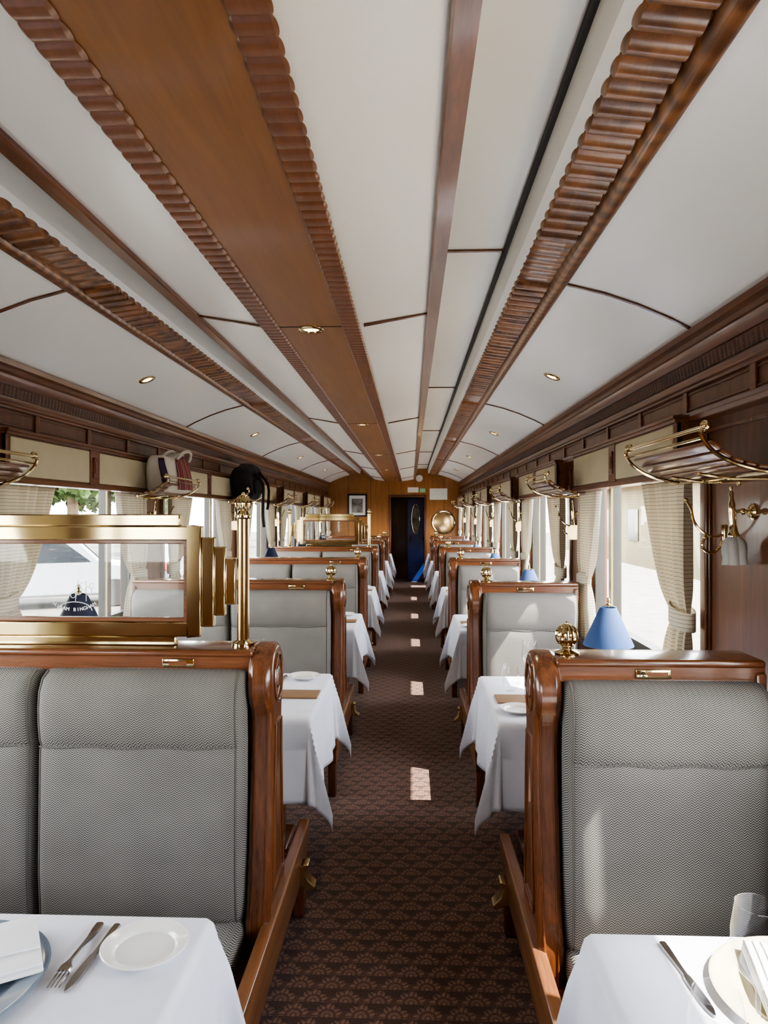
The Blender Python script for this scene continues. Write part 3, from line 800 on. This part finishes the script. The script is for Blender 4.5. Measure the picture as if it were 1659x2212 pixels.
def tlamp(x,y,shade_mat,lab,up=0):
    r=empty('table_lamp',(x,y,ZT),lab,'lamp',group='window table lamps')
    mb=MB().lathe([(.048,0),(.048,.006),(.040,.012),(.018,.018),(.010,.028),(.008,.04),(.011,.05),(.008,.06),(.007,.15+up),(.010,.158+up),(.006,.165+up),(.004,.33+up)],24)
    obj('lamp_base',mb,BRASS,r)
    mb=MB().lathe([(.092,.175+up),(.0925,.178+up),(.030,.318+up),(.0285,.318+up),(.090,.177+up)],36,cap=False)
    obj('lamp_shade',mb,shade_mat,r)
    mb=MB(); mb.lathe([(.009,.326+up),(.009,.330+up),(.003,.334+up),(.006,.342+up),(.0065,.348+up),(.0001,.358+up)],16); mb.tube([(-.028,0,.318+up),(0,0,.328+up),(.028,0,.318+up)],.0015,6); obj('lamp_finial',mb,BRASS,r)
    return r
tl=tlamp(.742,TY[1]+.06,BLUE,'small brass table lamp with conical blue fabric shade')
for k in range(2,6): clone(tl,(.742,TY[k]+.06,ZT))
tl2=tlamp(-1.225,TY[1]-.07,NAVY,'small brass table lamp with dark navy conical shade',.055)
for k in range(2,6): clone(tl2,(-1.225,TY[k]-.07,ZT))

# ---------------------------------------------------------------- luggage racks, hooks, wall lamps
def rack(sg):
    r=empty('luggage_rack',(C+sg*1.18,0,1.5),'brass and timber slatted luggage rack on wall pillar','luggage rack',group='luggage racks')
    x=lambda d:-sg*d
    h=.270
    arc=smooth_pts([(.240,0,.140),(.250,0,.128),(.241,0,.106),(.215,0,.080),(.175,0,.060),(.13,0,.047),(.095,0,.041)],4)
    mb=MB()
    for y in(-h,h): mb.tube([(x(p.x),y,p.z) for p in arc],.0050,8)
    mb.tube([(x(.240),-h,.140),(x(.240),h,.140)],.0058,10)
    mb.tube([(x(.246),-h,.116),(x(.246),h,.116)],.0036,8)
    mb.tube([(x(.095),-h,.041),(x(.095),h,.041)],.0050,8)
    for y in(-h,h): mb.sphere((x(.240),y,.142),.0125,0,24,lambda a,z:1-.06*abs(math.sin(a*5)))
    obj('rack_rails',mb,BRASS,r)
    for y in(-.08,.10):
        mb=MB()
        mb.tube([(x(.0),y,.036),(x(.10),y,.036),(x(.18),y,.048)],.0045,8)
        mb.lathe([(.012,0),(.012,.004),(.006,.007)],16,0,Matrix.Translation((x(0),y,.036))@Matrix.Rotation(-sg*pi/2,4,'Y'))
        obj('wall_bracket',mb,BRASS,r)
    mb=MB()
    for d,z,sl in((.110,.047,.05),(.140,.053,.2),(.168,.062,.3),(.194,.076,.5),(.217,.094,.6)):
        X=Matrix.Translation((x(d),0,z+.006))@Matrix.Rotation(sg*sl,4,'Y')
        mb.rbox(-.0130,.0130,-h+.004,h-.004,-.004,.005,.002,1,1,0,X)
    obj('timber_slats',mb,WOOD_Y,r)
    return r
def hook(sg):
    r=empty('coat_hook',(C+sg*1.18,0,1.40),'curved double brass coat hook on wooden pillar','coat hook',group='brass coat hooks')
    x=lambda d:-sg*d
    mb=MB(); xs=sorted((0,x(.006))); mb.rbox(xs[0],xs[1],-.012,.012,-.045,.02,.0028,2); obj('hook_plate',mb,BRASS,r)
    mb=MB()
    mb.tube(smooth_pts([(x(.006),0,-.01),(x(.035),0,-.014),(x(.065),0,.002),(x(.085),0,.030),(x(.092),0,.060),(x(.105),0,.085)],3),.0040,8)
    mb.sphere((x(.107),0,.089),.0065,0,12)
    mb.tube(smooth_pts([(x(.006),0,-.028),(x(.02),0,-.052),(x(.045),0,-.058),(x(.062),0,-.042),(x(.056),0,-.02)],3),.0040,8)
    mb.sphere((x(.055),0,-.017),.006,0,12)
    obj('hook_arms',mb,BRASS,r)
    return r
def wlamp(sg,gm,lab):
    r=empty('wall_lamp',(C+sg*1.18,0,1.47),lab,'wall lamp',group='tulip wall lamps')
    x=lambda d:-sg*d
    R=Matrix.Rotation(-sg*pi/2,4,'Y')
    mb=MB().lathe([(.022,0),(.022,.005),(.016,.010),(.008,.014)],24,0,R); obj('wall_plate',mb,BRASS,r)
    mb=MB(); mb.tube([(x(.01),0,0),(x(.04),0,.002),(x(.052),0,-.004)],.005,8); mb.sphere((x(.028),0,.001),.009,0,12); obj('arm',mb,BRASS,r)
    X=Matrix.Translation((x(.054),0,0))@Matrix.Rotation(-sg*.05,4,'Y')
    mb=MB().lathe([(.0001,.068),(.005,.064),(.003,.056),(.006,.048),(.005,.035),(.008,.02),(.009,.0),(.008,-.03),(.011,-.05),(.015,-.060),(.014,-.068),(.0001,-.070)],20,0,X); obj('stem',mb,BRASS,r)
    mb=MB().lathe([(.013,-.062),(.024,-.072),(.0295,-.086),(.030,-.104),(.0285,-.118),(.0315,-.135),(.0300,-.135),(.027,-.118),(.0285,-.104),(.028,-.086),(.022,-.073)],72,0,X,lambda a,z:1+(.22*abs(math.cos(a*3))-.15)*(1 if z<-.07 else 0),cap=False)
    obj('glass_shade',mb,gm,r,ang=60)
    return r
for sg in(1,-1):
    rk=rack(sg); hk=hook(sg); wl=wlamp(sg,FROST,'brass wall lamp with unlit frosted tulip glass shade')
    wl2=wlamp(sg,LIT,'brass wall lamp with warmly lit frosted tulip shade')
    X=C+sg*1.18
    ry=1.84 if sg>0 else 2.02; hy=2.03 if sg>0 else 2.26; ly=1.86 if sg>0 else 2.10
    rk.location=(X,ry,1.5); hk.location=(X,hy,1.40); wl.location=(X,ly,1.455); wl2.location=(X,ly+1.8,1.455)
    for k in range(1,6):
        if ry+1.8*k<12.3:
            clone(rk,(X,ry+1.8*k,1.5)); clone(hk,(X,hy+1.8*k,1.40))
            if k>1: clone(wl2,(X,ly+1.8*k,1.455))

# ---------------------------------------------------------------- bags on the racks
RX=WL+.160
def bag():
    r=empty('tote_bag',(RX,3.84,1.566),'cream canvas tote with colourful woven stripes on luggage rack','bag')
    def f(P):
        k=(P.z)/.21; s=1+.14*math.sin(k*pi)
        return ((P.x*(1-.35*k))*s+.008*math.sin(P.y*20+P.z*12),P.y*(1.0+.16*k)+.008*math.sin(P.z*30),P.z+.020*math.sin(P.y*17)*k)
    mb=MB().rbox(-.070,.070,-.165,.165,0,.205,.03,4,10,fn=f); obj('bag_body',mb,TOTE,r)
    mb=MB().grid(lambda u,v:Vector(f(Vector((.072,-.07+.225*u,.014+.175*v))))+Vector((.004,0,0)),18,10); obj('striped_panel',mb,STRIPE,r,solid=.002)
    mb=MB().grid(lambda u,v:Vector(f(Vector((.02+.042*u,-.167,.04+.14*v))))+Vector((0,-.004,0)),8,8); obj('striped_gusset',mb,STRIPE,r,solid=.002)
    for s in(-.03,.06):
        mb=MB(); mb.tube([(s+.03*math.sin(k/12*pi),-.10*math.cos(k/12*pi)+.04,.178+.05*math.sin(k/12*pi)) for k in range(13)],.009,8); obj('handle',mb,TOTE,r)
    return r
bag()
r=empty('backpack',(RX,5.64,1.566),'black backpack slumped on luggage rack with hanging strap','bag')
def f(P):
    k=P.z/.3
    return (P.x*(1-.2*k)+.012*math.sin(P.y*25+P.z*14),P.y*(1-.15*k*k)+.01*math.sin(P.z*24),P.z+.02*math.sin(P.y*14+1)*min(1,P.z*8))
obj('backpack_body',MB().rbox(-.08,.10,-.22,.22,0,.27,.06,5,10,fn=f),BLACKF,r)
obj('front_pocket',MB().rbox(.07,.125,-.13,.12,.04,.16,.03,4,6,fn=f),BLACKF,r)
mb=MB(); mb.tube(smooth_pts([(.09,-.1,.2),(.16,-.12,.12),(.165,-.13,0),(.16,-.12,-.12),(.165,-.10,-.22)],3),.011,8)
obj('shoulder_strap',mb,BLACKF,r)
mb=MB(); mb.tube(smooth_pts([(.09,.05,.22),(.16,.08,.12),(.165,.07,-.02),(.16,.05,-.08)],3),.011,8)
obj('shoulder_strap',mb,BLACKF,r)

# ---------------------------------------------------------------- downlights
def downlight(x,y,z,tilt,proto=None):
    if proto: return clone(proto,(x,y,z),rot=(0,tilt,0))
    r=empty('downlight',(x,y,z),'small round brass recessed ceiling downlight, lit warm','light',group='ceiling downlights',rot=(0,tilt,0))
    mb=MB().lathe([(.024,-.001),(.026,-.006),(.036,-.006),(.040,-.003),(.040,.001)],28,cap=False); obj('brass_ring',mb,BRASS,r)
    mb=MB().lathe([(.0001,-.002),(.025,-.0025),(.025,.002)],24,cap=False); obj('lens',mb,LED,r)
    return r
pd=None
for k in range(5):
    y=2.18+2.33*k; d=downlight(C-.008,y,H0+.571,0,pd); pd=pd or d
    sp=bpy.data.lights.new('downlight_beam','SPOT'); sp.energy=10; sp.color=(1,.82,.58); sp.spot_size=2.0; sp.shadow_soft_size=.02
    o=bpy.data.objects.new('downlight_beam',sp); COL.objects.link(o); o.location=(C,y,H0+.555)
for sg in(1,-1):
    for k in range(4):
        y=3.33+2.33*k; downlight(C+sg*.955,y,H0+.640,sg*.40,pd)
# ---------------------------------------------------------------- end wall things
r=empty('framed_picture',(-.955,YE-.012,1.60),'dark framed monochrome photograph with white mat on timber wall','picture')
mb=MB()
for a,b,c,d in((-.17,-.145,-.2,.2),(.145,.17,-.2,.2),(-.17,.17,-.2,-.175),(-.17,.17,.175,.2)): mb.box(a,b,-.012,.012,c,d)
obj('picture_frame',mb,DARK,r); obj('picture_mat',MB().box(-.146,.146,.0,.008,-.176,.176),PAPER,r)
obj('picture_print',MB().box(-.10,.10,-.002,.0,-.13,.12),plain('photo_print',(.18,.17,.16),.4,0,0,.7),r)
r=empty('round_mirror',(.575,YE-.01,1.30),'round convex mirror with brass rim on timber wall','mirror')
RX90=Matrix.Rotation(pi/2,4,'X')
obj('mirror_rim',MB().lathe([(.185,0),(.205,.0),(.21,.012),(.2,.022),(.188,.018)],40,0,RX90,cap=False),BRASS,r)
obj('mirror_face',MB().lathe([(.0001,.05),(.08,.044),(.14,.03),(.19,.008)],40,0,RX90,cap=False),MIRROR,r)
obj('wall_speaker',MB().lathe([(.06,0),(.062,.02),(.055,.03),(.05,.024),(.0001,.024)],28,0,Matrix.Translation((.145,YE,2.08))@RX90),PAPER,label='round white speaker high on timber end wall',cat='speaker')
obj('notice_sign',MB().box(.33,.64,YE-.006,YE,1.70,1.90),PAPER,label='white rectangular paper notice on timber end wall',cat='sign')
obj('small_sign',MB().box(-.06,.13,YE-.006,YE,1.83,1.92),PAPER,label='small white sign above blue door',cat='sign')
obj('small_sign',MB().box(.155,.25,YE-.006,YE,1.83,1.90),plain('sign_green',(.25,.5,.3),.6),label='small pale green safety sign beside doorway',cat='sign')

# ---------------------------------------------------------------- outdoors
GZ=-.85
def gmat(name,a,b,s=3):
    m,nt,bb=new_mat(name); tc=N(nt,'ShaderNodeTexCoord'); n=N(nt,'ShaderNodeTexNoise'); n.inputs['Scale'].default_value=s; n.inputs['Detail'].default_value=6
    L(nt,tc.outputs['Object'],n.inputs['Vector']); L(nt,ramp(nt,n.outputs['Fac'],[(.35,a),(.65,b)]),bb.inputs['Base Color']); bb.inputs['Roughness'].default_value=.9; return m
obj('ground',MB().box(-60,60,-30,90,GZ-.1,GZ),gmat('paving',(.085,.078,.068),(.125,.115,.10)),kind=S)
r=empty('platform',(0,0,GZ),'raised paved railway platform with yellow safety line','platform')
obj('platform_slab',MB().box(1.35,6.5,-20,45,0,.80),gmat('platform_paving',(.16,.145,.125),(.21,.19,.17),4),r)
obj('safety_line',MB().box(1.95,2.25,-20,45,.80,.806),gmat('yellow_line',(.38,.24,.02),(.44,.29,.04),5),r)
LEAF=gmat('leaves',(.012,.035,.008),(.065,.12,.02),2); BARK=plain('bark',(.12,.08,.05),.9)
def tree(x,y,h,rad,seed):
    rnd=random.Random(seed)
    r=empty('tree',(x,y,GZ),'leafy green broad tree beside the railway','tree',group='trackside trees')
    mb=MB(); mb.tube([(0,0,0),(.1,0,h*.3),(0,.1,h*.6)],[.2,.16,.08],10)
    for k in range(5):
        a=k*1.3; mb.tube([(0.05,0,h*.4),(rad*.5*math.cos(a),rad*.5*math.sin(a),h*.75)],[.08,.03],6)
    obj('trunk',mb,BARK,r)
    vs=[];fs=[]
    for c in range(12):
        a=rnd.uniform(0,2*pi); q=rad*.55*math.sqrt(rnd.random())
        cx,cy,cz=q*math.cos(a),q*math.sin(a),h*rnd.uniform(.36,.85); cr=rad*rnd.uniform(.35,.45)
        for q in range(420):
            d=Vector((rnd.gauss(0,1),rnd.gauss(0,1),rnd.gauss(0,1))).normalized()*cr*rnd.uniform(.7,1.0)
            p=Vector((cx,cy,cz))+d; a=Vector((rnd.gauss(0,1),rnd.gauss(0,1),rnd.gauss(0,1))).normalized()*.2; b=a.cross(d).normalized()*.13
            o=len(vs); vs+=[p-a,p-b,p+a,p+b]; fs.append((o,o+1,o+2,o+3))
    obj('foliage',MB().add(vs,fs),LEAF,r,recalc=False)['kind']='stuff'
for i,(x,y) in enumerate([(-15,31),(-21.5,31),(-28,29),(-14,39),(-20.5,38),(-10,48),(-17,48.5),(-27,37),(-9,60),(-31,22),(-24,24),(-12.5,25.5),(-18,21)]): tree(x,y,6.8+.4*(i%3),2.75,i)
CARW=plain('car_paint',(.25,.26,.28),.2,0,.6); TYRE=plain('tyre',(.012,.012,.012),.8); CARG=plain('car_glass',(.012,.016,.02),.2)
TAIL=plain('tail_lamp',(.4,.02,.01),.3)
def car(x,y,rot,paint,lab):
    r=empty('car',(x,y,GZ),lab,'car',rot=(0,0,rot))
    side=[(-2.2,.35),(-2.25,.75),(-2.1,1.0),(-1.9,1.1),(-1.5,1.62),(-1.2,1.72),(.3,1.72),(.6,1.62),(1.1,1.12),(2.0,1.0),(2.25,.8),(2.28,.4),(2.2,.3),(-2.1,.3)]
    obj('car_body',MB().prism(side,'y',-.88,.88),paint,r,bevel=.09)
    mb=MB()
    for s in(-1,1):
        ys=sorted((s*.885,s*.872))
        mb.prism([(-1.7,1.12),(-1.4,1.55),(-.55,1.6),(-.55,1.12)],'y',*ys); mb.prism([(-.45,1.12),(-.45,1.6),(.25,1.6),(.85,1.12)],'y',*ys)
    mb.prism([(.63,1.58),(1.08,1.14),(1.10,1.16),(.65,1.61)],'y',-.75,.75)
    obj('car_windows',mb,CARG,r)
    for wx in(-1.4,1.4):
        for s in(-1,1):
            mb=MB().lathe([(.0001,-.1),(.2,-.1),(.22,-.11),(.33,-.1),(.35,-.06),(.35,.06),(.33,.1),(.0001,.1)],24,0,Matrix.Translation((wx,s*.8,.35))@Matrix.Rotation(pi/2,4,'X')); obj('wheel',mb,TYRE,r)
    for s in(-1,1):
        mb=MB().rbox(2.2,2.3,s*.7-.12,s*.7+.12,.68,.82,.03,2); obj('headlight',mb,PAPER,r)
        mb=MB().rbox(-2.3,-2.18,s*.72-.1,s*.72+.1,.75,.98,.03,2); obj('tail_lamp',mb,TAIL,r)
car(-9.0,17.5,.5,CARW,'white sport utility car parked beside the railway')
car(-14.5,17.0,1.9,CARW,'white car parked under green trees')
car(-6.8,21.5,1.3,CARW,'white car standing in sunny forecourt')
r=empty('building',(15,32,GZ),'low pale yellow building with red tiled roof','building')
YEL=gmat('yellow_render',(.22,.18,.10),(.27,.22,.125),.6); RED=gmat('roof_tiles',(.18,.045,.03),(.26,.075,.045),6)
obj('building_walls',MB().box(-5,5,-14,14,0,3.6),YEL,r)
obj('roof',MB().prism([(-5.8,3.5),(0,5.6),(5.8,3.5),(5.8,3.65),(0,5.8),(-5.8,3.65)],'y',-14.6,14.6),RED,r)
mb=MB()
for k in range(7): mb.box(-5.05,-4.98,-12.4+4*k,-11.0+4*k,1.1,2.5)
obj('building_window',mb,CARG,r)['kind']='stuff'

# ---------------------------------------------------------------- light
sun=bpy.data.lights.new('sun','SUN'); sun.energy=20; sun.angle=.01; sun.color=(1,.94,.85)
so=bpy.data.objects.new('sun',sun); COL.objects.link(so)
so.rotation_euler=Vector((-1,.4,-1.5)).to_track_quat('-Z','Y').to_euler(); so.location=(5,-3,8)
w=bpy.data.worlds.new('World'); sc.world=w; w.use_nodes=True; nt=w.node_tree
bg=nt.nodes['Background']; sk=N(nt,'ShaderNodeTexSky'); sk.sky_type='NISHITA'; sk.sun_disc=False; sk.sun_elevation=math.radians(54); sk.sun_rotation=math.radians(112)
mixn=N(nt,'ShaderNodeMix'); mixn.data_type='RGBA'; mixn.inputs[0].default_value=.65; L(nt,sk.outputs[0],mixn.inputs[6]); mixn.inputs[7].default_value=(7.2,6.95,6.6,1)
L(nt,mixn.outputs[2],bg.inputs[0]); bg.inputs[1].default_value=1.45
sc.view_settings.view_transform='AgX'
sc.view_settings.exposure=1.0
try: sc.view_settings.look='AgX - Medium High Contrast'
except Exception as e: print(e)

# ---------------------------------------------------------------- camera
cd=bpy.data.cameras.new('camera'); cam=bpy.data.objects.new('camera',cd); COL.objects.link(cam)
cam.location=(0,0,H0); cd.sensor_fit='VERTICAL'; cd.sensor_height=36; cd.lens=1534/2212*36; cd.clip_start=.02
cam.rotation_euler=(pi/2+math.atan(4/1534),0,math.atan(58.5/1534))
sc.camera=cam
# ---------------------------------------------------------------- to metres
for o in list(COL.objects):
    if o.parent is None:
        o.location=(o.location.x*SC,o.location.y*SC,(o.location.z-Z0)*SC)
        if o.type!='CAMERA': o.scale=tuple(s*SC for s in o.scale)
for l in bpy.data.lights:
    if l.type=='SPOT': l.energy*=SC*SC
